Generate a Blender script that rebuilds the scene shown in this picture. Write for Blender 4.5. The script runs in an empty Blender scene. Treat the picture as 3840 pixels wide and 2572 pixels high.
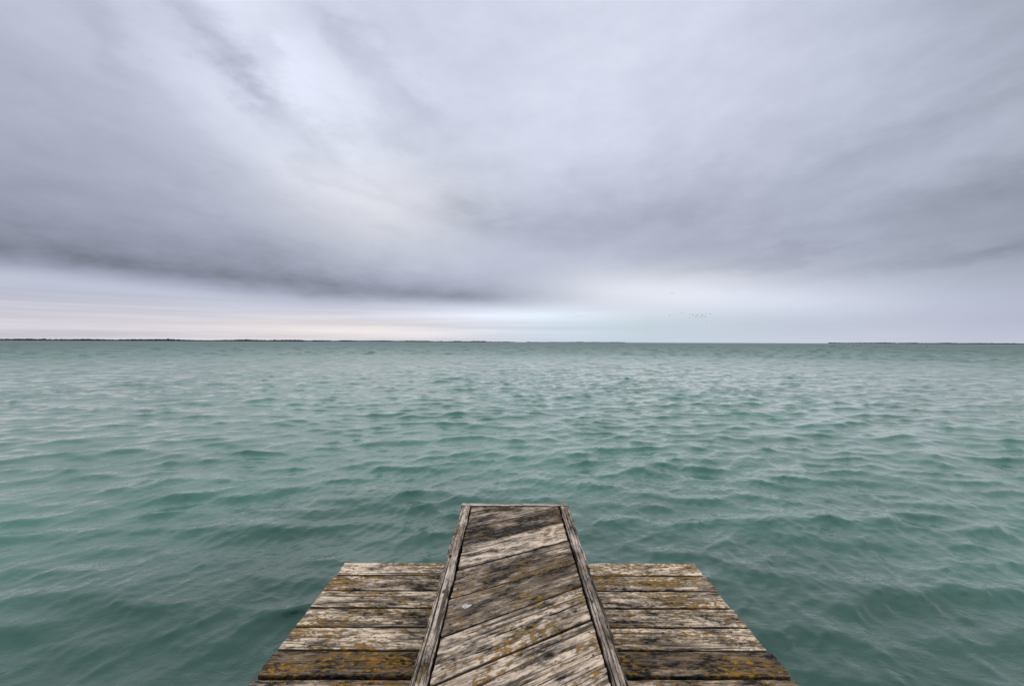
import bpy, math, random
import numpy as np
from mathutils import Matrix, Vector

R = math.radians
scene = bpy.context.scene
col = scene.collection
random.seed(7)
rng = np.random.default_rng(11)

# ------------------------------------------------------------------ camera
CAM_Z = 1.80
cam_d = bpy.data.cameras.new('camera')
cam = bpy.data.objects.new('camera', cam_d)
col.objects.link(cam)
cam_d.sensor_width = 36.0
cam_d.lens = 15.19
cam_d.clip_start = 0.05
cam_d.clip_end = 60000
cam.matrix_world = (Matrix.Translation((0, 0, CAM_Z)) @ Matrix.Rotation(R(-0.14), 4, 'Z')
                    @ Matrix.Rotation(R(90 - 0.12), 4, 'X') @ Matrix.Rotation(R(0.22), 4, 'Z'))
scene.camera = cam

# ------------------------------------------------------------------ node helpers
class NT:
    def __init__(self, tree): self.t = tree
    def n(self, kind, **props):
        nd = self.t.nodes.new(kind)
        for k, v in props.items(): setattr(nd, k, v)
        return nd
    def link(self, a, b): self.t.links.new(a, b)
    def put(self, sock, v):
        if isinstance(v, V): self.link(v.s, sock)
        elif hasattr(v, 'is_output'): self.link(v, sock)
        else: sock.default_value = v
    def m(self, op, a, b=None, c=None, clamp=False):
        nd = self.n('ShaderNodeMath', operation=op, use_clamp=clamp)
        for i, v in enumerate((a, b, c)):
            if v is not None: self.put(nd.inputs[i], v)
        return V(self, nd.outputs[0])
    def xyz(self, vec):
        nd = self.n('ShaderNodeSeparateXYZ'); self.put(nd.inputs[0], vec)
        return [V(self, o) for o in nd.outputs]
    def vec(self, x, y, z):
        nd = self.n('ShaderNodeCombineXYZ')
        for i, v in enumerate((x, y, z)): self.put(nd.inputs[i], v)
        return nd.outputs[0]
    def noise(self, vec, scale=1.0, detail=4.0, rough=0.55, dist=0.0):
        nd = self.n('ShaderNodeTexNoise'); nd.noise_dimensions = '3D'
        self.put(nd.inputs['Vector'], vec)
        nd.inputs['Scale'].default_value = scale; nd.inputs['Detail'].default_value = detail
        nd.inputs['Roughness'].default_value = rough; nd.inputs['Distortion'].default_value = dist
        return V(self, nd.outputs[0])
    def ss(self, x, a, b, lo=0.0, hi=1.0):
        nd = self.n('ShaderNodeMapRange', interpolation_type='SMOOTHSTEP')
        self.put(nd.inputs[0], x)
        for i, v in enumerate((a, b, lo, hi)): self.put(nd.inputs[1 + i], v)
        return V(self, nd.outputs[0])
    def mix(self, f, a, b, blend='MIX'):
        nd = self.n('ShaderNodeMix', data_type='RGBA', blend_type=blend)
        self.put(nd.inputs[0], f)
        for i, v in ((6, a), (7, b)):
            if isinstance(v, tuple): v = (*v, 1.0) if len(v) == 3 else v
            self.put(nd.inputs[i], v)
        return nd.outputs[2]

class V:
    def __init__(self, nt, s): self.nt, self.s = nt, s
    def __add__(self, o): return self.nt.m('ADD', self, o)
    __radd__ = __add__
    def __sub__(self, o): return self.nt.m('SUBTRACT', self, o)
    def __rsub__(self, o): return self.nt.m('SUBTRACT', o, self)
    def __mul__(self, o): return self.nt.m('MULTIPLY', self, o)
    __rmul__ = __mul__
    def __truediv__(self, o): return self.nt.m('DIVIDE', self, o)

# ------------------------------------------------------------------ world: overcast sky
SUN_EL, SUN_AZ = 60.0, 2.0           # azimuth from +Y, positive to the right
world = bpy.data.worlds.new('World')
scene.world = world
world.use_nodes = True
wt = world.node_tree
wt.nodes.clear()
w = NT(wt)
tc = w.n('ShaderNodeTexCoord')
dx, dy, dz = w.xyz(tc.outputs['Generated'])
az = w.m('ARCTAN2', dx, dy) * (180 / math.pi)
el = w.m('ARCSINE', w.m('MINIMUM', w.m('MAXIMUM', dz, -1.0), 1.0)) * (180 / math.pi)
up = w.m('MAXIMUM', dz, 0.0) + 0.085
px, py = dx / up, dy / up
ca, sa = math.cos(R(13)), math.sin(R(13))
qa = px * sa + py * ca                 # along the cloud streets
qc = px * ca - py * sa                 # across them
streak = w.noise(w.vec(qa * 0.16, qc * 0.62, 3.1), 1.0, 6, 0.55, 0.5) - 0.5
broad = w.noise(w.vec(qa * 0.22, qc * 0.35, 9.7), 1.0, 4, 0.5, 0.3) - 0.5
mott = w.noise(w.vec(qa * 2.3, qc * 3.3, 5.3), 1.0, 4, 0.5, 0.5)
mott2 = w.noise(w.vec(qa * 1.2 + 4.0, qc * 1.6, 8.3), 1.0, 5, 0.55, 0.6)
fine = w.noise(w.vec(qa * 2.2, qc * 3.6, 1.7), 1.0, 5, 0.6, 0.2) - 0.5
wob = w.noise(w.vec(az * 0.06, el * 0.25, 2.2), 1.0, 4, 0.55, 0.0) - 0.5

ang1 = w.noise(w.vec(az * 0.16, el * 0.26, 6.6), 1.0, 5, 0.6) - 0.5
ang2 = w.noise(w.vec(az * 0.13 + el * 0.10, el * 0.34 - az * 0.05, 12.6), 1.0, 5, 0.6) - 0.5
def gauss(a0, e0, sa_, se_, slope=0.0, warp=3.0):
    a = (az - a0) * (1.0 / sa_)
    e = (el - e0 - (az - a0) * slope + wob * (warp * min(1.0, se_ / 4))) * (1.0 / se_)
    return w.m('EXPONENT', (a * a + e * e) * -0.5)

lum = 0.615 + 0.08 * broad + streak * (w.ss(el, 2.0, 12.0) * 0.05 + 0.03) + fine * w.ss(el, 3.0, 22.0, 0.01, 0.09)
lum = lum + 0.20 * gauss(-29, 30, 10, 9, -0.7) + 0.10 * gauss(6, 33, 26, 12) + 0.10 * gauss(-16, 17, 13, 5, -0.5)
lum = lum - 0.06 * gauss(-54, 20, 11, 11) - 0.15 * gauss(12, 15.5, 15, 4.0) - 0.10 * gauss(36, 12, 14, 4.5)
lum = lum - 0.20 * gauss(54, 10, 9, 5) - 0.22 * gauss(54, 29, 11, 9)
lum = lum - 0.10 * w.ss(mott, 0.48, 0.70) * gauss(-24, 28, 12, 10)
lum = lum + 0.05 * (w.ss(mott2, 0.34, 0.68) - 0.5) * w.ss(el, 8.0, 20.0)
# torn darker scraps of cloud high on the left, and rising streaks on the right
def scrap(a0, e0, half, wide, tilt):
    a, e = az - a0 + ang1 * 9.0, el - e0 + ang2 * 6.0
    c, s_ = math.cos(R(tilt)), math.sin(R(tilt))
    u = (a * c + e * s_) * (1.0 / half); v = (e * c - a * s_) * (1.0 / wide)
    return w.m('EXPONENT', (u * u + v * v) * -0.6)
scraps = (0.30 * scrap(-36.4, 31.0, 5.0, 1.6, -38) + 0.36 * scrap(-29.8, 27.2, 3.0, 1.3, -30) + 0.22 * scrap(-22.0, 33.3, 3.6, 1.7, -32)
          + 0.20 * scrap(-25.0, 22.6, 5.0, 1.8, -28) + 0.16 * scrap(-29.2, 30.5, 2.2, 1.0, -38) + 0.16 * scrap(-17.2, 30.5, 3.4, 1.6, -35)
          + 0.12 * scrap(-43.0, 27.0, 4.0, 1.2, -38) + 0.14 * scrap(-12.5, 27.5, 2.6, 1.0, -5) + 0.14 * scrap(-5.0, 15.5, 6.0, 1.3, -12))
lum = lum - scraps * (0.55 + 1.2 * ang1)
lum = lum + 0.13 * ang2 * w.ss(el, 6.0, 16.0) + 0.10 * ang1 * w.ss(el, 4.0, 12.0)
lum = lum - 0.06 * scrap(44, 19.5, 9.0, 1.3, 12) - 0.04 * scrap(30, 12.0, 8.0, 1.2, 9) - 0.04 * scrap(46, 13.0, 8.0, 1.0, 6) - 0.08 * scrap(31, 9.2, 8.0, 0.7, 5) - 0.08 * scrap(47, 8.0, 9.0, 0.8, 3)
# the dark shelf of cloud on the left, sharp below and soft above
edge = 4.9 + w.ss(az, -12.0, -48.0) * 1.6 + wob * 1.6
above = el - edge
thick = w.ss(az, 5.0, -50.0, 3.2, 8.0)
shelf = w.ss(above, -1.4, 1.7) * w.m('EXPONENT', w.m('MAXIMUM', above - 1.0, 0.0) / thick * -1.0) * w.ss(az, 14.0, -6.0)
shelf = shelf * w.ss(az, -150.0, -80.0)
lum = lum - shelf * w.ss(az, 12.0, -30.0, 0.84, 1.0) * (0.38 + 0.2 * streak + 0.35 * ang2)
# pale clear strip under it and the bright break to the right of it
low = w.ss(el, 6.5, 2.5) * w.ss(az, 22.0, -4.0) * w.ss(az, -150.0, -80.0)
low = low * (1.0 - shelf)
bars = w.noise(w.vec(az * 0.035, el * 1.3, 4.4), 1.0, 4, 0.55) - 0.5
lum = lum + low * (0.01 + 0.4 * bars) - 0.07 * gauss(-46, 4.6, 20, 1.4) + 0.13 * gauss(-22, 1.5, 15, 0.9) * low + 0.18 * gauss(2, 3.6, 9, 0.8)
lum = lum + 0.19 * gauss(18, 6.7, 8, 1.7, -0.05) + 0.13 * gauss(33, 4.6, 9, 1.2, -0.05) + 0.06 * gauss(14, 1.0, 30, 3.0)
lum = lum - 0.07 * gauss(45, 2.2, 12, 1.5)
lum = lum + w.ss(el, 34.0, 80.0) * 0.24
lum = w.m('MAXIMUM', lum, 0.12)
# hues: lavender grey cloud, warmer low on the left, cyan low right of centre
hue = w.mix(w.ss(lum, 0.25, 0.85), (0.895, 0.97, 1.23), (0.93, 0.98, 1.15))
hue = w.mix(w.ss(az, 22.0, 55.0) * w.ss(el, 2.0, 8.0) * 0.35, hue, (0.885, 1.0, 1.16))
pink = w.ss(el, 6.0, 1.0) * w.ss(az, 4.0, -16.0) * w.ss(az, -150.0, -80.0)
hue = w.mix(pink * 0.8, hue, (1.025, 0.965, 1.08))
hue = w.mix(gauss(-22, 1.3, 14, 1.0) * 0.9, hue, (1.07, 0.99, 0.98))
hue = w.mix(gauss(15, 1.6, 12, 2.2) * 0.95, hue, (0.85, 1.01, 1.13))
hue = w.mix(gauss(-17, 17, 9, 4) * 0.6, hue, (1.0, 1.0, 1.03))
hue = w.mix(gauss(18, 6.7, 10, 2.2) * 0.7, hue, (0.975, 0.99, 1.07))
cl = w.n('ShaderNodeVectorMath', operation='SCALE')
w.link(hue, cl.inputs[0]); w.put(cl.inputs['Scale'], lum)
sky = w.n('ShaderNodeTexSky', sky_type='NISHITA')
sky.sun_disc = False
sky.sun_elevation = R(SUN_EL)
sky.sun_rotation = R(SUN_AZ)
bg1 = w.n('ShaderNodeBackground'); w.link(sky.outputs[0], bg1.inputs[0]); bg1.inputs[1].default_value = 0.07
bg2 = w.n('ShaderNodeBackground'); w.link(cl.outputs[0], bg2.inputs[0]); bg2.inputs[1].default_value = 1.0
mx = w.n('ShaderNodeMixShader'); mx.inputs[0].default_value = 0.97
w.link(bg1.outputs[0], mx.inputs[1]); w.link(bg2.outputs[0], mx.inputs[2])
wo = w.n('ShaderNodeOutputWorld'); w.link(mx.outputs[0], wo.inputs[0])

# ------------------------------------------------------------------ sun (veiled by cloud)
sd = bpy.data.lights.new('sun', 'SUN')
sd.energy = 0.95
sd.angle = R(150)
sd.color = (1.0, 0.95, 0.88)
sun = bpy.data.objects.new('sun', sd)
col.objects.link(sun)
ddir = Vector((math.sin(R(SUN_AZ)) * math.cos(R(SUN_EL)), math.cos(R(SUN_AZ)) * math.cos(R(SUN_EL)), math.sin(R(SUN_EL))))
sun.rotation_euler = ddir.to_track_quat('Z', 'Y').to_euler()

vs = scene.view_settings
vs.view_transform = 'Standard'
try: vs.look = 'None'
except Exception: pass
vs.exposure = 0.0
vs.gamma = 1.0
vs.use_curve_mapping = False

# ------------------------------------------------------------------ object helpers
def tag(o, label=None, cat=None, group=None, kind=None):
    if label: o['label'] = label
    if cat: o['category'] = cat
    if group: o['group'] = group
    if kind: o['kind'] = kind
    return o

def np_mesh(name, verts, quads, smooth=True, attrs=None):
    me = bpy.data.meshes.new(name)
    verts = np.asarray(verts, np.float32); quads = np.asarray(quads, np.int32)
    me.vertices.add(len(verts)); me.vertices.foreach_set('co', verts.ravel())
    k = quads.shape[1]
    me.loops.add(quads.size); me.loops.foreach_set('vertex_index', quads.ravel())
    me.polygons.add(len(quads))
    me.polygons.foreach_set('loop_start', np.arange(0, quads.size, k, dtype=np.int32))
    me.polygons.foreach_set('use_smooth', np.full(len(quads), smooth))
    for an, av in (attrs or {}).items():
        a = me.attributes.new(an, 'FLOAT', 'POINT'); a.data.foreach_set('value', np.asarray(av, np.float32))
    me.update(calc_edges=True)
    me.validate()
    return me

def link(name, me, mat, parent=None):
    o = bpy.data.objects.new(name, me)
    if mat is not None: me.materials.append(mat)
    col.objects.link(o)
    if parent is not None: o.parent = parent
    return o

def vnoise(x, y, seed=0):
    """smooth value noise, -1..1"""
    xi = np.floor(x).astype(np.int64); yi = np.floor(y).astype(np.int64)
    fx = x - xi; fy = y - yi
    fx = fx * fx * (3 - 2 * fx); fy = fy * fy * (3 - 2 * fy)
    def h(a, b):
        n = (a * 374761393 + b * 668265263 + seed * 974711) & 0xFFFFFFFF
        n = ((n ^ (n >> 13)) * 1274126177) & 0xFFFFFFFF
        n = (n ^ (n >> 16)) & 0xFFFFFF
        return n / float(0xFFFFFF) * 2 - 1
    a, b, c, d = h(xi, yi), h(xi + 1, yi), h(xi, yi + 1), h(xi + 1, yi + 1)
    return (a * (1 - fx) + b * fx) * (1 - fy) + (c * (1 - fx) + d * fx) * fy

def fbm(x, y, seed=0, octaves=4):
    s = 0; amp = 1; tot = 0
    for o in range(octaves):
        s = s + amp * vnoise(x * 2 ** o, y * 2 ** o, seed + o * 17); tot += amp; amp *= 0.5
    return s / tot

# ------------------------------------------------------------------ materials
def new_mat(name):
    m = bpy.data.materials.new(name); m.use_nodes = True
    m.node_tree.nodes.clear()
    t = NT(m.node_tree)
    b = t.n('ShaderNodeBsdfPrincipled'); o = t.n('ShaderNodeOutputMaterial')
    t.link(b.outputs[0], o.inputs[0])
    return m, t, b

def attr(t, name):
    a = t.n('ShaderNodeAttribute', attribute_name=name); return V(t, a.outputs['Fac'])

def wood_mat(name, cream, mid, stain_bias, lichen_bias, streak_gain):
    """weathered softwood; object colour: R tone, G lichen, B black growth"""
    m, t, b = new_mat(name)
    tcn = t.n('ShaderNodeTexCoord'); oi = t.n('ShaderNodeObjectInfo')
    rnd = V(t, oi.outputs['Random'])
    r_, g_, b_ = [V(t, o) for o in (lambda s: (s.outputs[0], s.outputs[1], s.outputs[2]))(
        (lambda s: (t.link(oi.outputs['Color'], s.inputs[0]), s)[1])(t.n('ShaderNodeSeparateColor')))]
    x, y, z = t.xyz(tcn.outputs['Object'])
    x = x + rnd * 41.0; y = y + rnd * 17.0; z = z + rnd * 5.0
    bend = t.noise(t.vec(x * 1.6, y * 4.0, z), 1.0, 2, 0.5) - 0.5
    yy = y + bend * 0.05
    g1 = t.noise(t.vec(x * 3.0, yy * 38, z * 30), 1.0, 6, 0.66)
    g2 = t.noise(t.vec(x * 12.0, yy * 150, z * 120), 1.0, 4, 0.7)
    g3 = t.noise(t.vec(x * 34, y * 85, z * 60), 1.0, 5, 0.72)
    tone = t.noise(t.vec(x * 3.0, y * 9.0, z * 9), 1.0, 4, 0.6)
    grv = attr(t, 'groove'); crk = attr(t, 'crack'); knot = attr(t, 'knot')
    # weathered base: silver cream against brown grey
    k = g1 * 0.75 + tone * 0.7 + g3 * 0.75 - 1.06 + r_ - 0.5
    base = t.mix(t.ss(k, -0.18, 0.20), mid, cream)
    base = t.mix(t.ss(g2, 0.54, 0.68) * streak_gain, base, (0.050, 0.039, 0.029))
    base = t.mix(t.ss(grv, 0.25, 0.9) * 0.85, base, (0.016, 0.012, 0.009))
    # black algae, streaky
    s1 = t.noise(t.vec(x * 6.5 + 7.7, y * 19.0, z * 15), 1.0, 6, 0.68)
    blk = s1 * 0.95 + g2 * 0.35 + g3 * 0.50 - 0.925 + (b_ - 0.5) * 0.34 + stain_bias
    base = t.mix(t.ss(blk, -0.07, 0.13) * 0.75, base, (0.060, 0.047, 0.036))
    base = t.mix(t.ss(blk, 0.09, 0.20), base, (0.010, 0.009, 0.008))
    # knots
    base = t.mix(t.ss(knot, 0.25, 0.9), base, (0.028, 0.021, 0.015))
    # orange lichen in clusters
    cl_ = t.noise(t.vec(x * 3.4 + 3.3, y * 8.0, z * 8), 1.0, 3, 0.5)
    l1 = t.noise(t.vec(x * 34 + 1.3, y * 66, z * 52), 1.0, 4, 0.66)
    lic = cl_ * 0.62 + l1 * 1.25 - 1.13 + (g_ - 0.5) * 0.26 + lichen_bias
    lcol = t.mix(t.ss(t.noise(t.vec(x * 40, y * 60, z * 60), 1.0, 3, 0.6), 0.35, 0.7), (0.21, 0.105, 0.012), (0.42, 0.205, 0.018))
    base = t.mix(t.ss(lic, -0.10, 0.03) * 0.6, base, (0.17, 0.115, 0.032))
    base = t.mix(t.ss(lic, 0.0, 0.09) * 0.9, base, lcol)
    base = t.mix(t.ss(crk, 0.25, 0.8), base, (0.006, 0.005, 0.005))
    t.link(base, b.inputs['Base Color'])
    b.inputs['Roughness'].default_value = 0.82
    b.inputs['Specular IOR Level'].default_value = 0.25
    bp = t.n('ShaderNodeBump'); bp.inputs['Strength'].default_value = 0.8; bp.inputs['Distance'].default_value = 0.003
    t.put(bp.inputs['Height'], g2 * 0.8 + g3 * 0.5 + t.ss(lic, 0.0, 0.06) * 0.8)
    t.link(bp.outputs[0], b.inputs['Normal'])
    return m

M_deck = wood_mat('deck_wood', (0.95, 0.755, 0.535), (0.27, 0.172, 0.096), 0.085, 0.105, 0.9)
M_walk = wood_mat('walkway_wood', (0.86, 0.68, 0.495), (0.175, 0.118, 0.070), 0.09, 0.075, 0.95)
M_edge = wood_mat('edge_board_wood', (0.74, 0.61, 0.48), (0.165, 0.120, 0.084), 0.015, 0.02, 0.95)
M_pile = wood_mat('pile_wood', (0.16, 0.14, 0.11), (0.05, 0.045, 0.035), 0.05, -0.3, 0.9)

def water_mat():
    m, t, b = new_mat('lake_water')
    tcn = t.n('ShaderNodeTexCoord')
    x, y, z = t.xyz(tcn.outputs['Object'])
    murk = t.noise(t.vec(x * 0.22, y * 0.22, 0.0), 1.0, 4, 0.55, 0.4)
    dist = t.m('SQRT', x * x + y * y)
    light_ramp = t.ss(dist + (murk - 0.5) * 5.0, 2.2, 7.5)                       # view-angle and lens falloff painted into the colour: darker near the jetty, paler beyond
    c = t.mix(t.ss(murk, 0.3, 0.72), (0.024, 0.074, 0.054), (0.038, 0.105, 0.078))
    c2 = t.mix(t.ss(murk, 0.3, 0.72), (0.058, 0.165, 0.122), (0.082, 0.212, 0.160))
    c = t.mix(light_ramp, c, c2)
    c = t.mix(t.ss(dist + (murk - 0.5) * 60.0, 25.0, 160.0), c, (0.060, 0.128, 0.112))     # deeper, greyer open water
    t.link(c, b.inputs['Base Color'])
    t.put(b.inputs['Roughness'], t.ss(t.m('LOGARITHM', dist, 10.0), 0.9, 2.7, 0.05, 0.55))   # unresolved chop widens the gloss
    b.inputs['IOR'].default_value = 1.333
    n1 = t.noise(t.vec(x * 13, y * 17, z), 1.0, 3, 0.55, 0.6)
    n2 = t.noise(t.vec(x * 4.2, y * 5.0, z), 1.0, 3, 0.5, 0.4)
    bp = t.n('ShaderNodeBump'); bp.inputs['Strength'].default_value = 1.0; bp.inputs['Distance'].default_value = 0.009
    t.put(bp.inputs['Height'], n1 * 0.6 + n2 * 0.7)
    t.link(bp.outputs[0], b.inputs['Normal'])
    return m
M_water = water_mat()

def plain_mat(name, c1, c2, scale, rough=0.9):
    m, t, b = new_mat(name)
    tcn = t.n('ShaderNodeTexCoord')
    f = t.noise(tcn.outputs['Object'], scale, 4, 0.6)
    t.link(t.mix(t.ss(f, 0.3, 0.7), c1, c2), b.inputs['Base Color'])
    b.inputs['Roughness'].default_value = rough
    return m
M_tree = plain_mat('far_foliage', (0.028, 0.036, 0.030), (0.050, 0.058, 0.046), 0.03)
M_land = plain_mat('reed_bank', (0.045, 0.048, 0.034), (0.075, 0.072, 0.050), 0.01)
M_bed = plain_mat('lake_bed', (0.05, 0.09, 0.07), (0.07, 0.11, 0.085), 0.3)
M_bird = plain_mat('dark_feathers', (0.020, 0.020, 0.022), (0.045, 0.043, 0.042), 8.0)
M_drop = plain_mat('chalky_white', (0.36, 0.335, 0.30), (0.66, 0.62, 0.56), 90.0)

# ------------------------------------------------------------------ water: one sheet to the horizon
def wave_tile(L, N, lam_min, lam_max, lam_peak, slope, theta0, seed, iso=0.3, peak=0.0):
    """periodic wave field from a random-phase spectrum: height and horizontal (choppy) shift"""
    g = np.random.default_rng(seed)
    k1 = np.fft.fftfreq(N, d=L / N) * 2 * np.pi
    kx, ky = np.meshgrid(k1, k1, indexing='xy')
    k = np.hypot(kx, ky); k[0, 0] = 1e-6
    lam = 2 * np.pi / k
    kp = 2 * np.pi / lam_peak
    S = k ** -3.6 * np.exp(-1.1 * (kp / k) ** 2)
    th = np.arctan2(ky, kx) - theta0
    S *= iso + (1 - iso) * np.cos(th) ** 4
    S[(lam < lam_min) | (lam > lam_max)] = 0
    A = np.sqrt(S) * (g.normal(size=(N, N)) + 1j * g.normal(size=(N, N)))
    h = np.fft.ifft2(A).real
    sx = np.fft.ifft2(1j * kx * A).real; sy = np.fft.ifft2(1j * ky * A).real
    if peak:                                                      # seldom, peaked crests between broad flats
        sg = h.std()
        gain = np.exp(peak * h / sg)
        h = sg * (gain - 1) / peak; h -= h.mean()
        sx, sy = sx * gain, sy * gain
    f = slope / np.sqrt((sx ** 2 + sy ** 2).mean())
    dxx = np.fft.ifft2(1j * kx / k * A).real; dyy = np.fft.ifft2(1j * ky / k * A).real
    return (h * f).astype(np.float32), (dxx * f).astype(np.float32), (dyy * f).astype(np.float32), L, N

def sample(tile, x, y, rot):
    h, ddx, ddy, L, N = tile
    c, s = math.cos(rot), math.sin(rot)
    u = (x * c + y * s) / L * N; v = (-x * s + y * c) / L * N
    ui = np.floor(u).astype(np.int64); vi = np.floor(v).astype(np.int64)
    fu = (u - ui).astype(np.float32); fv = (v - vi).astype(np.float32)
    u0 = ui % N; u1 = (ui + 1) % N; v0 = vi % N; v1 = (vi + 1) % N
    out = [(a[v0, u0] * (1 - fu) + a[v0, u1] * fu) * (1 - fv) + (a[v1, u0] * (1 - fu) + a[v1, u1] * fu) * fv for a in (h, ddx, ddy)]
    return out[0], out[1] * c - out[2] * s, out[1] * s + out[2] * c

az_f = np.radians(np.linspace(-80, 80, 1080))
az_b = np.radians(np.linspace(80, 280, 70)[1:-1])
A_ = np.concatenate([az_f, az_b])
def geo(a, b, q): return a * np.exp(np.arange(0, math.log(b / a), q))
rr = np.concatenate([geo(0.25, 1.9, 0.03), geo(1.9, 60, 0.0068), geo(60, 400, 0.011), geo(400, 26000, 0.03)])
nr, na = len(rr), len(A_)
RR, AA = np.meshgrid(rr, A_, indexing='ij')
X = RR * np.sin(AA); Y = RR * np.cos(AA)
DR = np.gradient(rr)[:, None] * np.ones((1, na))
Z = np.zeros_like(X); DX = np.zeros_like(X); DY = np.zeros_like(X)
near = rr < 420
nn = int(near.sum())
xs, ys, ds = X[:nn], Y[:nn], DR[:nn]
gust = 0.5 + 0.5 * fbm(xs * 0.07 + 3.1, ys * 0.05 + 8.2, 5, 3)
gust = np.clip(gust + 0.22 * np.tanh(xs / 5.0), 0, 1.2)
T0 = math.pi / 2
for tile, rot, lam, amp in (
        (wave_tile(29.0, 1024, 0.9, 6.0, 1.6, 0.075, T0 + 0.35, 3, 0.08, 0.12), 0.0, 1.6, 1.0),
        (wave_tile(22.0, 1024, 0.32, 1.5, 0.54, 0.128, T0 - 0.25, 5, 0.08, 0.22), 0.42, 0.9, 0.75 + 0.5 * gust),
        (wave_tile(9.1, 1024, 0.08, 0.50, 0.22, 0.140, T0 + 0.1, 8, 0.18, 0.15), 0.9, 0.30, 0.35 + 0.9 * gust)):
    fade = np.clip(1.6 - ds / (lam * 0.22), 0, 1) * amp
    h, a, b = sample(tile, xs, ys, rot)
    Z[:nn] += h * fade; DX[:nn] += a * fade * 0.85 - 0.25 * h * fade; DY[:nn] += b * fade * 0.85 - 1.0 * h * fade   # crests lean down wind
# far chop: short crests, a few columns wide, with steep faces
far = np.clip((DR - 0.12) / 0.5, 0, 1)
nz = rng.normal(size=Z.shape)
ker = np.exp(-0.5 * (np.arange(-9, 10) / 3.0) ** 2); ker /= np.sqrt((ker ** 2).sum())
sm = sum(kk * np.roll(nz, q - 9, axis=1) for q, kk in enumerate(ker))
Z += np.minimum(0.12 * DR, 0.14) * far * (0.8 * sm + 0.2 * nz)
del nz, sm
Z = np.where(RR > 9000, 0, Z)
verts = np.stack([X + DX, Y + DY, Z], -1).reshape(-1, 3)
i = np.arange(nr - 1)[:, None] * na; j = np.arange(na)[None, :]; j2 = (j + 1) % na
quads = np.stack([i + j, i + na + j, i + na + j2, i + j2], -1).reshape(-1, 4)
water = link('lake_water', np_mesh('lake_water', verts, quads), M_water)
tag(water, kind='structure')
del X, Y, Z, DX, DY, DR, RR, AA, verts, quads

# ------------------------------------------------------------------ far shores
def trees_along(name, pts, hmin, hmax, step, rows, label, depth=30.0, gaps=0.0):
    """a far-off belt of trees: crowns on short trunks, joined as one mass"""
    vs_, fs_ = [], []
    pts = [Vector((p[0], p[1], 0)) for p in pts]
    for a, b in zip(pts, pts[1:]):
        L = (b - a).length; d = (b - a) / L; nrm = Vector((-d.y, d.x, 0))
        if nrm.y < 0: nrm = -nrm
        n = int(L / step)
        for q in range(n):
            if vnoise(np.array([q * step / 260.0 + a.x * .01]), np.array([a.y * .01]), 4)[0] < gaps * 2 - 1: continue
            big = 0.72 + 0.28 * float(vnoise(np.array([q * step / 90.0 + a.x]), np.array([3.3]), 9)[0])
            for r_ in range(rows):
                c = a + d * (q * step + random.uniform(-.5, .5) * step) + nrm * (r_ * depth / rows + random.uniform(0, 4))
                h = random.uniform(hmin, hmax) * big * (1.25 if random.random() < 0.04 else 1.0)
                w_ = h * random.uniform(0.28, 0.5) + step * 0.35
                k = len(vs_); m_ = 6
                rings = ((0.55, 0.9), (1.0, 0.8 * h * 0.5), (0.75, 0.78 * h))
                for f, zz in rings:
                    for e in range(m_):
                        an = e * 2 * math.pi / m_ + random.uniform(-.2, .2)
                        rad = w_ * f * random.uniform(0.75, 1.15)
                        vs_.append((c.x + math.cos(an) * rad, c.y + math.sin(an) * rad, 0.4 + zz * random.uniform(0.9, 1.1)))
                vs_.append((c.x, c.y, 0.4 + h))
                for ri in range(2):
                    for e in range(m_):
                        e2 = (e + 1) % m_
                        a0 = k + ri * m_ + e; a1 = k + ri * m_ + e2
                        fs_ += [(a0, a1, a1 + m_), (a0, a1 + m_, a0 + m_)]
                for e in range(m_):
                    fs_.append((k + 2 * m_ + e, k + 2 * m_ + (e + 1) % m_, k + 3 * m_))
    o = link(name, np_mesh(name, vs_, fs_, smooth=False), M_tree)
    tag(o, label, 'far wood', kind='stuff')
    return o

def bank(pts, width, h):
    vs_, fs_ = [], []
    for x, y in pts:
        vs_ += [(x, y - 6, -0.5), (x, y, h), (x, y + width, h), (x, y + width + 6, -0.5)]
    for q in range(len(pts) - 1):
        for e in range(3):
            a = q * 4 + e; fs_.append((a, a + 4, a + 5, a + 1))
    o = link('far_shore', np_mesh('far_shore', vs_, fs_, smooth=False), M_land)
    return tag(o, kind='structure')

F = 1620.0
def P(sx, Yd): return ((sx - 1916) * Yd / F, Yd)      # a bearing of the photograph at a depth
left = [P(-500, 1700), P(0, 1850), P(600, 2150), P(1000, 2600), P(1280, 3300), P(1500, 4000), P(1660, 4300)]
clump = [P(1655, 4200), P(1825, 4300)]
mid = [P(1825, 4400), P(2120, 4600), P(2345, 4800)]
right = [P(3110, 4300), P(3450, 3900), P(3850, 3500), P(4500, 3100)]
for p in (left, clump, mid, right): bank(p, 60, 0.7)
trees_along('treeline', left, 9.5, 13.5, 4.5, 2, 'long dark treeline on the far shore along the left horizon')
trees_along('treeline', clump, 8, 15, 6, 2, 'dark clump of trees on horizon behind end of jetty')
trees_along('treeline', mid, 5, 10, 6, 1, 'thin broken row of pale trees on horizon right of centre', gaps=0.08)
trees_along('treeline', right, 9, 13, 5, 2, 'low dark treeline on the far shore along the right horizon')

# ------------------------------------------------------------------ jetty
DECK_Z, WALK_Z = CAM_Z - 1.30, CAM_Z - 1.00

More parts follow.
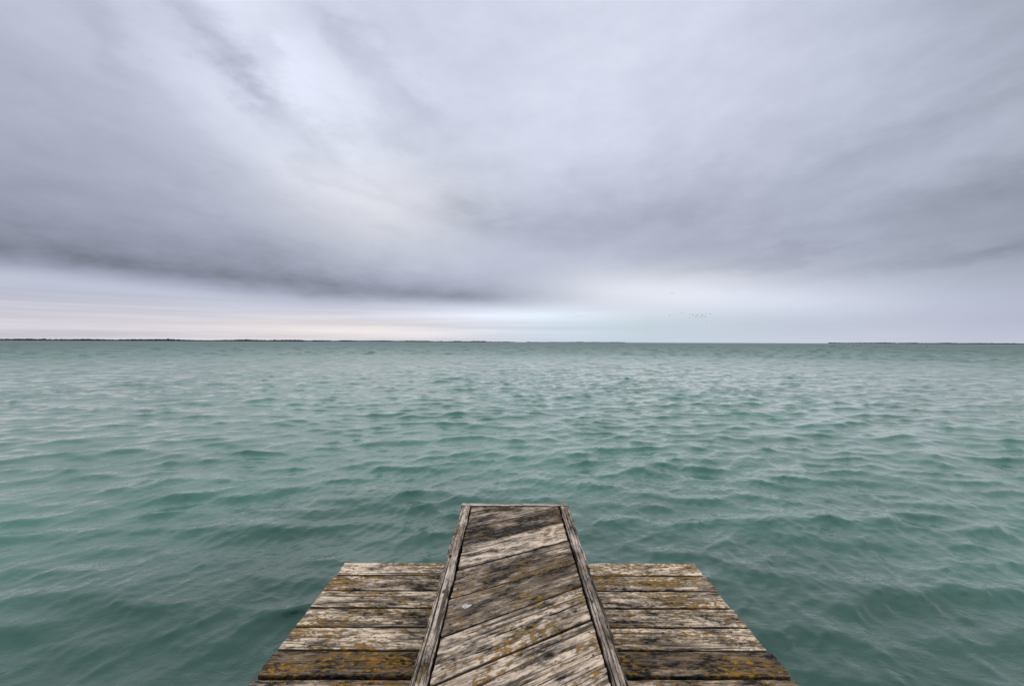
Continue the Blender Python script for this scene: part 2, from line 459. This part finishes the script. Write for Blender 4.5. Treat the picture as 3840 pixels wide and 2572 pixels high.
def plank_mesh(name, xa, xb, lo, hi, thick, ang, seed, cracks=(), ncrack=1, dxs=0.010, dys=0.0026, gro=0.0012,
               end_jit=0.003, edge_jit=0.0012, wear=0.0025, knots=()):
    """one board between the lines lo(X) and hi(X), X from xa to xb; relief, splits and worn edges are real.
    cracks: (X0, X1, Y at X0, Y at X1, half width, depth). Returns mesh, centre."""
    g = np.random.default_rng(seed)
    nx = max(6, int((xb - xa) / math.cos(ang) / dxs)); xs = np.linspace(xa, xb, nx)
    L, H = lo(xs), hi(xs)
    ok = H - L > 0.006
    xs, L, H = xs[ok], L[ok], H[ok]; nx = len(xs)
    wmax = (H - L).max()
    ny = max(6, int(wmax * math.cos(ang) / dys))
    t = np.linspace(0, 1, ny)
    so = seed * 3.17
    L = L + edge_jit * fbm(xs * 9 + so, xs * 0 + 1.3, seed, 4) * 1.6
    H = H + edge_jit * fbm(xs * 9 + so, xs * 0 + 7.9, seed + 1, 4) * 1.6
    TX = xs[:, None] * np.ones((1, ny)); TY = L[:, None] + (H - L)[:, None] * t[None, :]
    cx, cy = (xa + xb) / 2, float((L.mean() + H.mean()) / 2)
    ca_, sa_ = math.cos(ang), math.sin(ang)
    U = (TX - cx) * ca_ + (TY - cy) * sa_; W = -(TX - cx) * sa_ + (TY - cy) * ca_
    # grain bends round the knots
    Wg = W.copy(); kn = np.zeros_like(W)
    kl = list(knots) + [(g.uniform(U.min(), U.max()), g.uniform(W.min(), W.max()), g.uniform(0.008, 0.016)) for _ in range(int((xb - xa) * 1.1 + g.uniform(0, 1)))]
    for (ku, kw, kr) in kl:
        d2 = ((U - ku) / (kr * 2.2)) ** 2 + ((W - kw) / kr) ** 2
        Wg = Wg - (W - kw) * 0.55 * np.exp(-d2 / 3)
        d = np.sqrt(d2) + 0.25 * fbm(U * 120, W * 160, seed + 40, 2)
        kn = np.maximum(kn, np.exp(-(d / 0.8) ** 4) * 0.9 + 0.5 * np.exp(-((d - 1.1) / 0.14) ** 2))
    bend = 0.006 * fbm(U * 2.2 + so, W * 4, seed + 2, 2)
    gr = fbm(U * 1.8 + so, (Wg + bend) * 120, seed + 3, 3)
    ridge = np.clip((gr - 0.05) * 2.4, 0, 1)                       # 1 in a groove
    ridge = ridge * np.clip(0.8 + 0.9 * fbm(U * 2.5 + 9, W * 14, seed + 6, 2), 0.1, 1)
    z = -gro * ridge - 0.0007 * np.clip(fbm(U * 30, W * 60, seed + 8, 3), 0, 1)
    z += 0.0012 * fbm(U * 1.2 + so, W * 7, seed + 12, 2)
    # splits along the grain
    crk = np.zeros_like(z)
    cl = list(cracks)
    for _ in range(ncrack):
        full = g.random() < 0.35
        length = (U.max() - U.min()) * (1.1 if full else g.uniform(0.25, 0.7))
        u0 = g.uniform(U.min() - 0.1, max(U.min() + 0.01, U.max() - length * 0.8)); w0 = g.uniform(W.min() * 0.85, W.max() * 0.85)
        cl.append(('l', u0, u0 + length, w0, w0 + g.uniform(-.012, .012), g.uniform(0.0011, 0.0022), g.uniform(0.004, 0.009)))
    for c in cl:
        if c[0] == 'l': _, u0, u1, w0, w1, hw, dep = c
        else:
            X0, X1, Y0, Y1, hw, dep = c
            u0 = (X0 - cx) * ca_ + (Y0 - cy) * sa_; u1 = (X1 - cx) * ca_ + (Y1 - cy) * sa_
            w0 = -(X0 - cx) * sa_ + (Y0 - cy) * ca_; w1 = -(X1 - cx) * sa_ + (Y1 - cy) * ca_
        f = (U - u0) / (u1 - u0)
        wl = w0 + (w1 - w0) * f + 0.004 * fbm(U * 7 + so, U * 0 + w0 * 50, seed + 21, 3)
        tap = np.clip(np.minimum(f, 1 - f) * 9, 0, 1) ** 0.5 * (0.75 + 0.5 * vnoise(U * 18, U * 0 + w0 * 90, seed + 5))
        prof = np.clip(1.35 - np.abs(W - wl) / (hw * np.maximum(tap, 0.02) + 1e-6), 0, 1) * (tap > 0.03)
        crk = np.maximum(crk, prof); z -= dep * prof * 0.9
    # worn long edges
    dl = np.minimum(W - W.min(1, keepdims=True), W.max(1, keepdims=True) - W)
    e = np.clip(1 - dl / 0.008, 0, 1) ** 2
    ridge = np.maximum(ridge, 0.95 * e * np.clip(0.7 + fbm(U * 20 + so, W * 0 + 4, seed + 31, 3), 0, 1))
    z -= wear * e * (1 + 0.8 * fbm(U * 14 + so, W * 0, seed + 30, 3))
    z -= 0.0006 * kn
    # ragged ends
    je = end_jit * fbm(W * 60, W * 0 + 2.2, seed + 33, 3)
    fe = np.linspace(0, 1, nx)[:, None]
    U = U + np.where(fe < 1e-6, je, 0) + np.where(fe > 1 - 1e-6, -je, 0)
    top = np.stack([U, W, z], -1).reshape(-1, 3)
    idx = np.arange(nx * ny).reshape(nx, ny)
    q = [np.stack([idx[:-1, :-1], idx[1:, :-1], idx[1:, 1:], idx[:-1, 1:]], -1).reshape(-1, 4)]
    loop = np.concatenate([idx[:, 0], idx[-1, 1:], idx[-2::-1, -1], idx[0, -2:0:-1]])
    n0 = len(top); m_ = len(loop)
    sk = top[loop].copy(); sk[:, 2] -= 0.0015                     # doubled rim: keeps the arris crisp
    bt = top[loop].copy(); bt[:, 2] = -thick
    V_ = np.concatenate([top, sk, bt]); k = np.arange(m_); k2 = (k + 1) % m_
    q.append(np.stack([loop[k2], loop[k], n0 + k, n0 + k2], -1))
    q.append(np.stack([n0 + k2, n0 + k, n0 + m_ + k, n0 + m_ + k2], -1))
    # underside: pair the two long sides of the rim
    lo_i = n0 + m_ + np.arange(nx); hi_i = n0 + m_ + (nx + ny - 2 + np.arange(nx))[::-1]
    q.append(np.stack([lo_i[:-1], hi_i[:-1], hi_i[1:], lo_i[1:]], -1))
    at = {n_: np.concatenate([a.ravel(), np.full(2 * m_, 1.0 if n_ == 'groove' else 0.0)]) for n_, a in (('groove', ridge), ('crack', crk), ('knot', kn))}
    me = np_mesh(name, V_, np.concatenate(q), True, at)
    return me, cx, cy

def add_plank(name, parent, mat, xa, xb, lo, hi, thick, ztop, ang, seed, color, label=None, tilt=0.0, **kw):
    me, cx, cy = plank_mesh(name, xa, xb, lo, hi, thick, ang, seed, **kw)
    o = link(name, me, mat, parent)
    o.location = (cx, cy, ztop); o.rotation_euler = (tilt, 0, ang); o.color = (*color, 1.0)
    if label: o['label'] = label
    return o

def boxes(name, items, mat, parent):
    vs_, fs_ = [], []
    for x0, x1, y0, y1, z0, z1 in items:
        k = len(vs_)
        vs_ += [(x, y, z) for z in (z0, z1) for y in (y0, y1) for x in (x0, x1)]
        fs_ += [tuple(k + q for q in f) for f in ((0, 2, 3, 1), (4, 5, 7, 6), (0, 1, 5, 4), (2, 6, 7, 3), (0, 4, 6, 2), (1, 3, 7, 5))]
    return link(name, np_mesh(name, vs_, fs_, smooth=False), mat, parent)

jetty = bpy.data.objects.new('jetty', None)
col.objects.link(jetty)
tag(jetty, 'weathered wooden jetty with raised diagonal plank walkway over a lower lichen spotted deck', 'jetty')

XL, XR = -0.975, 1.088                       # lower deck
WL, WR = -0.297, 0.354                       # walkway, outer faces of its edge boards
IL, IR = -0.243, 0.304                       # inner faces
YEND = 2.640
Y_BACK = -1.6

def sub(name):
    o = bpy.data.objects.new(name, None); col.objects.link(o); o.parent = jetty; return o
deck_frame, walk_frame = sub('lower_deck'), sub('walkway')
for bx in ([(x, x + 0.07, Y_BACK, 2.50, DECK_Z - 0.175, DECK_Z - 0.0375) for x in (-0.90, -0.30, 0.33, 0.96)]
                   + [(XL + 0.03, XR - 0.03, y, y + 0.08, DECK_Z - 0.26, DECK_Z - 0.1765) for y in (2.25, 0.4, -1.3)]):
    boxes('joist' if bx[1] - bx[0] < 0.1 else 'crossbeam', [bx], M_pile, deck_frame)
for bx in [(IL + 0.004, IR - 0.004, y, y + 0.07, DECK_Z + 0.006, WALK_Z - 0.048) for y in (2.46, 1.7, 0.9, 0.1, -0.7, -1.45)]:
    boxes('bearer', [bx], M_pile, walk_frame)

for (x, y) in ((-0.86, 2.16), (0.99, 2.16), (-0.05, 2.16), (-0.86, 0.3), (0.99, 0.3), (-0.86, -1.4), (0.99, -1.4)):
    vs_, fs_ = [], []
    for q, (zz, rad) in enumerate(((-1.9, 0.085), (-0.2, 0.083), (0.1, 0.080), (DECK_Z - 0.262, 0.078))):
        for e in range(14):
            an = e * 2 * math.pi / 14
            rd = rad * (1 + 0.05 * math.sin(3 * an + q + x * 7))
            vs_.append((math.cos(an) * rd, math.sin(an) * rd, zz))
    for q in range(3):
        for e in range(14):
            fs_.append((q * 14 + e, q * 14 + (e + 1) % 14, (q + 1) * 14 + (e + 1) % 14, (q + 1) * 14 + e))
    o = link('pile', np_mesh('pile', vs_, fs_, True), M_pile, jetty)
    o.location = (x, y, 0)

# deck planks, far to near: boundaries measured down the deck
yb = [2.543, 2.407, 2.260, 2.114, 1.972, 1.822, 1.675]
gp = [0, 0.013, 0.011, 0.015, 0.012, 0.013, 0.019]
while yb[-1] > Y_BACK + 0.16:
    yb.append(yb[-1] - random.uniform(0.140, 0.150)); gp.append(random.uniform(0.005, 0.008))
#        tone, lichen, black
look = [(0.74, 0.60, 0.40), (0.60, 0.66, 0.60), (0.64, 0.52, 0.46), (0.60, 0.54, 0.52), (0.62, 0.56, 0.50), (0.34, 0.60, 0.68), (0.50, 0.58, 0.56)]
spec = {1: [(-0.9, 0.2, 2.30, 2.298, .0012, .004)],
        3: [(-0.80, 0.36, 2.055, 2.066, .0024, .010), (0.36, 1.05, 2.066, 2.050, .0022, .010), (0.30, 0.60, 2.060, 2.060, .0085, .022)],
        4: [(-1.1, -0.25, 1.908, 1.893, .0030, .012), (-0.25, 1.15, 1.893, 1.868, .0022, .010)]}
for q in range(len(yb) - 1):
    hi_, lo_ = yb[q] - gp[q] / 2, yb[q + 1] + gp[q + 1] / 2
    sl = random.uniform(-0.002, 0.002)
    c_ = look[q] if q < len(look) else (0.55, 0.55, 0.5)
    dense = q < 9
    flare = 0.014 if q >= 5 else 0.0
    add_plank('plank', deck_frame, M_deck, XL - flare + random.uniform(-.008, .008), XR + flare + random.uniform(-.008, .008),
              (lambda x, a=lo_: a + 0.0 * x), (lambda x, a=hi_: a + 0.0 * x), 0.036, DECK_Z + random.uniform(-.0015, .0015), 0.0, 100 + q, c_,
              tilt=R(random.uniform(-.5, .5)), cracks=spec.get(q, ()), ncrack=3 if dense else 0, edge_jit=0.0022, end_jit=0.006,
              dxs=0.011 if dense else 0.05, dys=0.0026 if dense else 0.01)

# walkway planks, laid on the slant
lb = [2.745, 2.532, 2.322, 2.112, 1.895, 1.682, 1.459, 1.247]
rb = [3.03, 2.820, 2.607, 2.411, 2.188, 1.963, 1.782, 1.566]
wg = [0, .006, .006, .008, .012, .008, .012, .010]
while lb[-1] > Y_BACK + 0.35:
    d_ = random.uniform(0.208, 0.220); lb.append(lb[-1] - d_); rb.append(rb[-1] - d_ - random.uniform(-.004, .004)); wg.append(.006)
wl = [(0.50, .35, .5), (0.50, .40, .58), (0.40, .42, .74), (0.66, .42, .42), (0.46, .66, .60), (0.44, .56, .58), (0.62, .54, .46), (0.64, .50, .42), (0.98, .36, .26)]
wspec = {1: [(IL, IR, 2.43, 2.71, .0026, .01)], 2: [(IL + .1, IR, 2.25, 2.50, .0020, .008)], 6: [(IL, IR, 1.362, 1.672, .0034, .014), (IL, 0.1, 1.30, 1.50, .002, .01)],
         7: [(IL, IR, 1.172, 1.487, .0032, .014), (IL, IR, 1.105, 1.420, .0032, .014)], 4: [(IL, IR, 1.80, 2.07, .002, .008)]}
wcr = [0, 1, 1, 2, 2, 2, 3, 4, 3]
gapx = 0.010
for q in range(len(lb) - 1):
    ang = math.atan(((rb[q] + rb[q + 1]) - (lb[q] + lb[q + 1])) / 2 / (IR - IL))
    def line(x, a, b): return a + (b - a) * (x - IL) / (IR - IL)
    lo_ = (lambda x, a=lb[q + 1] + wg[q + 1] / 2, b=rb[q + 1] + wg[q + 1] / 2: line(x, a, b))
    hi_ = (lambda x, a=lb[q] - wg[q] / 2, b=rb[q] - wg[q] / 2: np.minimum(line(x, a, b), YEND - 0.004))
    dense = q < 10
    add_plank('plank', walk_frame, M_walk, IL + gapx * random.uniform(.7, 1.3), IR - gapx * random.uniform(.8, 1.5), lo_, hi_, 0.045,
              WALK_Z + random.uniform(-.003, .001) + (0.004 if q == 8 else 0), ang, 300 + q, wl[q] if q < len(wl) else (0.5, .5, .5),
              cracks=wspec.get(q, ()), label='pale grey newer plank' if q == 8 else None, ncrack=(wcr[q] if q < len(wcr) else 1), end_jit=0.004, edge_jit=0.0016,
              dxs=0.009 if dense else 0.04, dys=0.0026 if dense else 0.01, gro=0.0018)

# edge boards stand on edge along both sides, an end board closes the tip
def strip(a, b): return (lambda x: a + 0.0 * x), (lambda x: b + 0.0 * x)
for side, (x0, x1), c_ in ((0, (WL, IL), (.52, .54, .46)), (1, (IR, WR), (.50, .50, .58))):
    # built along X, then turned to run along Y
    lo_, hi_ = strip(-(x1 - x0) / 2, (x1 - x0) / 2)
    me, cx, cy = plank_mesh('edge_board', 0.0, YEND - Y_BACK - 0.002, lo_, hi_, 0.285, 0.0, 500 + side, ncrack=7, dxs=0.010, dys=0.0018,
                            gro=0.0026, edge_jit=0.0050, wear=0.005, end_jit=0.003)
    o = link('edge_board', me, M_edge, walk_frame)
    o.rotation_euler = (0, 0, math.pi / 2); o.location = ((x0 + x1) / 2, Y_BACK + cx, WALK_Z + 0.001); o.color = (*c_, 1)
lo_, hi_ = strip(YEND, YEND + 0.036)
add_plank('end_board', walk_frame, M_edge, WL - 0.001, WR + 0.001, lo_, hi_, 0.24, WALK_Z + 0.003, 0.0, 540, (.78, .40, .42), ncrack=1, dys=0.002)

# nail heads
M_nail = plain_mat('rusty_iron', (0.035, 0.022, 0.015), (0.075, 0.042, 0.026), 300.0, 0.7)
nv, nf = [(0, 0, 0.0016)], []
for r_, z_ in ((0.0030, 0.0014), (0.0048, 0.0004), (0.0050, -0.003)):
    for e in range(10): nv.append((math.cos(e * math.pi / 5) * r_, math.sin(e * math.pi / 5) * r_, z_))
for e in range(10):
    e2 = (e + 1) % 10
    nf.append((0, 1 + e, 1 + e2))
    for q in (0, 10): nf += [(1 + q + e, 11 + q + e, 11 + q + e2), (1 + q + e, 11 + q + e2, 1 + q + e2)]
nail = np_mesh('nail', nv, nf, True); nail.materials.append(M_nail)
def add_nail(x, y, z, parent):
    o = bpy.data.objects.new('nail', nail); col.objects.link(o); o.parent = parent
    o.location = (x, y, z); o.rotation_euler = (R(random.uniform(-8, 8)), R(random.uniform(-8, 8)), random.uniform(0, 6))
    o.scale = (random.uniform(0.9, 1.25),) * 3
for q in range(7):
    for x in (-0.63, 0.70, 0.99, -0.88):
        for f in (0.24, 0.76):
            if random.random() < 0.8:
                add_nail(x + random.uniform(-.018, .018), yb[q + 1] + (yb[q] - yb[q + 1]) * f + random.uniform(-.008, .008), DECK_Z - 0.0012, deck_frame)
for q in range(1, 8):
    for f in (0.25, 0.75):
        for s_, x in ((0, IL + 0.035), (1, IR - 0.035)):
            a, b = lb[q + 1] + (lb[q] - lb[q + 1]) * f, rb[q + 1] + (rb[q] - rb[q + 1]) * f
            y = a + (b - a) * (x - IL) / (IR - IL)
            if y < YEND - 0.03: add_nail(x + random.uniform(-.006, .006), y, WALK_Z - 0.0018, walk_frame)

# ------------------------------------------------------------------ white dropping on a walkway plank
def blob(name, x, y, z, rx, ry, rz, rot):
    vs_, fs_ = [(0, 0, rz)], []
    n = 16
    jit = [random.uniform(0.65, 1.25) for _ in range(n)]
    for q, (f, hh) in enumerate(((0.45, 0.9), (0.8, 0.55), (1.0, -0.3))):
        for e in range(n):
            an = e * 2 * math.pi / n
            vs_.append((math.cos(an) * rx * f * jit[e], math.sin(an) * ry * f * jit[e], rz * hh * random.uniform(.8, 1.2)))
    for e in range(n): fs_.append((0, 1 + e, 1 + (e + 1) % n))
    for q in range(2):
        for e in range(n):
            a, b = 1 + q * n + e, 1 + q * n + (e + 1) % n
            fs_ += [(a, a + n, b + n), (a, b + n, b)]
    o = link(name, np_mesh(name, vs_, fs_, True), M_drop)
    o.location = (x, y, z); o.rotation_euler = (0, 0, rot)
    return o
tag(blob('bird_dropping', -0.165, 1.636, WALK_Z - 0.0005, 0.018, 0.013, 0.0014, 0.6),
    'small dried white bird dropping on the slanted walkway planks', 'bird dropping')

# ------------------------------------------------------------------ birds
def flyer(phase, s):
    """a bird on the wing: spindle body, neck, tail and two bent wings with thickness"""
    vs_, fs_ = [], []
    prof = ((-0.42, .01), (-0.28, .05), (-0.05, .085), (0.12, .07), (0.26, .03), (0.46, .028), (0.52, .01))
    for x, r_ in prof:
        for e in range(6): vs_.append((x, math.cos(e * math.pi / 3) * r_, math.sin(e * math.pi / 3) * r_))
    for q in range(len(prof) - 1):
        for e in range(6):
            e2 = (e + 1) % 6; a, b = q * 6 + e, q * 6 + e2
            fs_ += [(a, b, b + 6), (a, b + 6, a + 6)]
    for sgn in (-1, 1):
        k = len(vs_)
        z1, z2 = 0.28 * phase, 0.42 * phase - 0.05
        for (yy, xa, xb, zz, th) in ((0.05, 0.13, -0.16, 0.03, .02), (0.34, 0.15, -0.12, z1, .012), (0.78, -0.02, -0.12, z2, .004)):
            vs_ += [(xa, sgn * yy, zz + th), (xb, sgn * yy, zz + th), (xb, sgn * yy, zz - th), (xa, sgn * yy, zz - th)]
        for q in range(2):
            for e in range(4):
                a, b = k + q * 4 + e, k + q * 4 + (e + 1) % 4
                fs_ += [(a, b, b + 4), (a, b + 4, a + 4)]
    return np_mesh('flying_bird', np.array(vs_) * s, fs_, True)
fly = [flyer(p, 1.0) for p in (-0.7, 0.1, 0.8)]
for f in fly: f.materials.append(M_bird)

def zsky(sx, sy, Yd):
    yh = 1282.5 + (sx - 1920) * 0.0039
    return (sx - 1916) * Yd / F, Yd, CAM_Z + (yh - sy) * Yd / F

N_ = ['leftmost', 'second from left', 'third from left', 'fourth from left', 'fifth from left', 'sixth from left']
ORD = {6: N_[:5] + ['rightmost'], 11: N_ + ['fifth from right', 'fourth from right', 'third from right', 'second from right', 'rightmost']}
def flock(spots, label, group, Yd=620.0):
    for q, (sx, sy) in enumerate(sorted(spots)):
        o = bpy.data.objects.new('flying_bird', random.choice(fly)); col.objects.link(o)
        o.location = zsky(sx, sy, Yd * random.uniform(.92, 1.08))
        o.rotation_euler = (R(random.uniform(-12, 12)), 0, R(random.uniform(-30, 20)))
        o.scale = (random.uniform(1.7, 2.0),) * 3
        tag(o, label % (('left', 'right') if len(spots) == 2 else ORD[len(spots)])[q], 'bird', group)
def Z_(u, v): return 2400 + u * 0.1709, 1050 + v * 0.1709
flock([Z_(*p) for p in ((908, 727), (990, 737), (1098, 755), (1150, 752), (1170, 765), (1238, 757), (1262, 770), (1350, 768), (1372, 764), (1453, 747), (1547, 748))],
      '%s dark bird in the flock\'s long upper row, over the horizon', 'birds in the upper row of the flock')
flock([Z_(*p) for p in ((1222, 806), (1252, 806), (1310, 806), (1347, 804), (1403, 808), (1437, 803))],
      '%s dark bird in the flock\'s short second row under the long row', 'birds in the second row of the flock')
flock([Z_(*p) for p in ((1082, 832), (1163, 834))], '%s bird of two lagging below the left end of the second row', 'pair below the second row')
flock([Z_(*p) for p in ((655, 767), (738, 767))], '%s bird of two flying apart to the left of the flock', 'pair left of the flock')
flock([Z_(*p) for p in ((1457, 911), (1547, 911))], '%s bird of the lowest pair, nearest the horizon under the flock', 'lowest pair under the flock')
flock([Z_(*p) for p in ((680, 283), (716, 285))], '%s bird of two flying high above the flock in the bright cloud', 'pair high above the flock', 700)
flock([(1500 + 1196 * .5553, 1150 + 63 * .5553), (1500 + 1216 * .5553, 1150 + 63 * .5553)],
      '%s bird of two faint ones flying alone left of the flock, near the centre', 'pair flying alone near the centre', 760)

# swimming birds far out on the right
def swimmer(s):
    vs_, fs_ = [], []
    prof = ((-0.50, .02, .16), (-0.38, .10, .10), (-0.1, .17, .08), (0.2, .15, .07), (0.36, .06, .10))
    for x, r_, zc in prof:
        for e in range(8):
            vs_.append((x, math.cos(e * math.pi / 4) * r_, zc + math.sin(e * math.pi / 4) * r_ * .85))
    for q in range(len(prof) - 1):
        for e in range(8):
            a, b = q * 8 + e, q * 8 + (e + 1) % 8
            fs_ += [(a, b, b + 8), (a, b + 8, a + 8)]
    k = len(vs_)
    nk = ((0.28, .09, .05), (0.33, .22, .045), (0.34, .32, .05), (0.37, .40, .06), (0.52, .38, .015))
    for x, z, r_ in nk:
        for e in range(6): vs_.append((x + (0 if r_ > .02 else 0), math.cos(e * math.pi / 3) * r_, z + math.sin(e * math.pi / 3) * r_ * .6))
    for q in range(len(nk) - 1):
        for e in range(6):
            a, b = k + q * 6 + e, k + q * 6 + (e + 1) % 6
            fs_ += [(a, b, b + 6), (a, b + 6, a + 6)]
    me = np_mesh('swimming_bird', np.array(vs_) * s, fs_, True); me.materials.append(M_bird)
    return me
swim = swimmer(0.85)
def raft(us, label, group):
    for u, v in us:
        sx, sy = 3000 + u * 0.2563, 1260 + v * 0.2563
        yh = 1282.5 + (sx - 1920) * 0.0039
        Yd = F * (CAM_Z - 0.1) / max(sy - yh, 6)
        o = bpy.data.objects.new('swimming_bird', swim); col.objects.link(o)
        o.location = ((sx - 1916) * Yd / F, Yd, 0.14)
        o.rotation_euler = (0, 0, R(random.choice((0, 180)) + random.uniform(-40, 40)))
        o.scale = (random.uniform(.9, 1.15),) * 3
        tag(o, label, 'water bird', group)
raft([(1645, 157)], 'dark water bird swimming alone below the right treeline, left of a close pair', None)
raft([(1866, 158)], 'left bird of a close dark pair swimming below the right treeline', 'swimming pair below the right treeline')
raft([(1884, 157)], 'right bird of a close dark pair swimming below the right treeline', 'swimming pair below the right treeline')
raft([(2019, 157)], 'rightmost dark water bird swimming alone below the right treeline', None)
raft([(265, 145), (300, 150), (345, 154), (440, 156), (462, 152), (485, 150), (520, 153), (585, 154), (640, 158), (672, 147), (790, 156), (835, 152), (862, 151), (900, 150),
      (1062, 152), (1078, 151), (1120, 156), (1160, 158), (1265, 156), (1300, 155), (1325, 158), (1360, 155), (1415, 150), (1440, 156), (1470, 152), (1500, 156), (1580, 158)],
     'dark speck of a water bird in the long raft below the right shore', 'raft of water birds below the right shore')
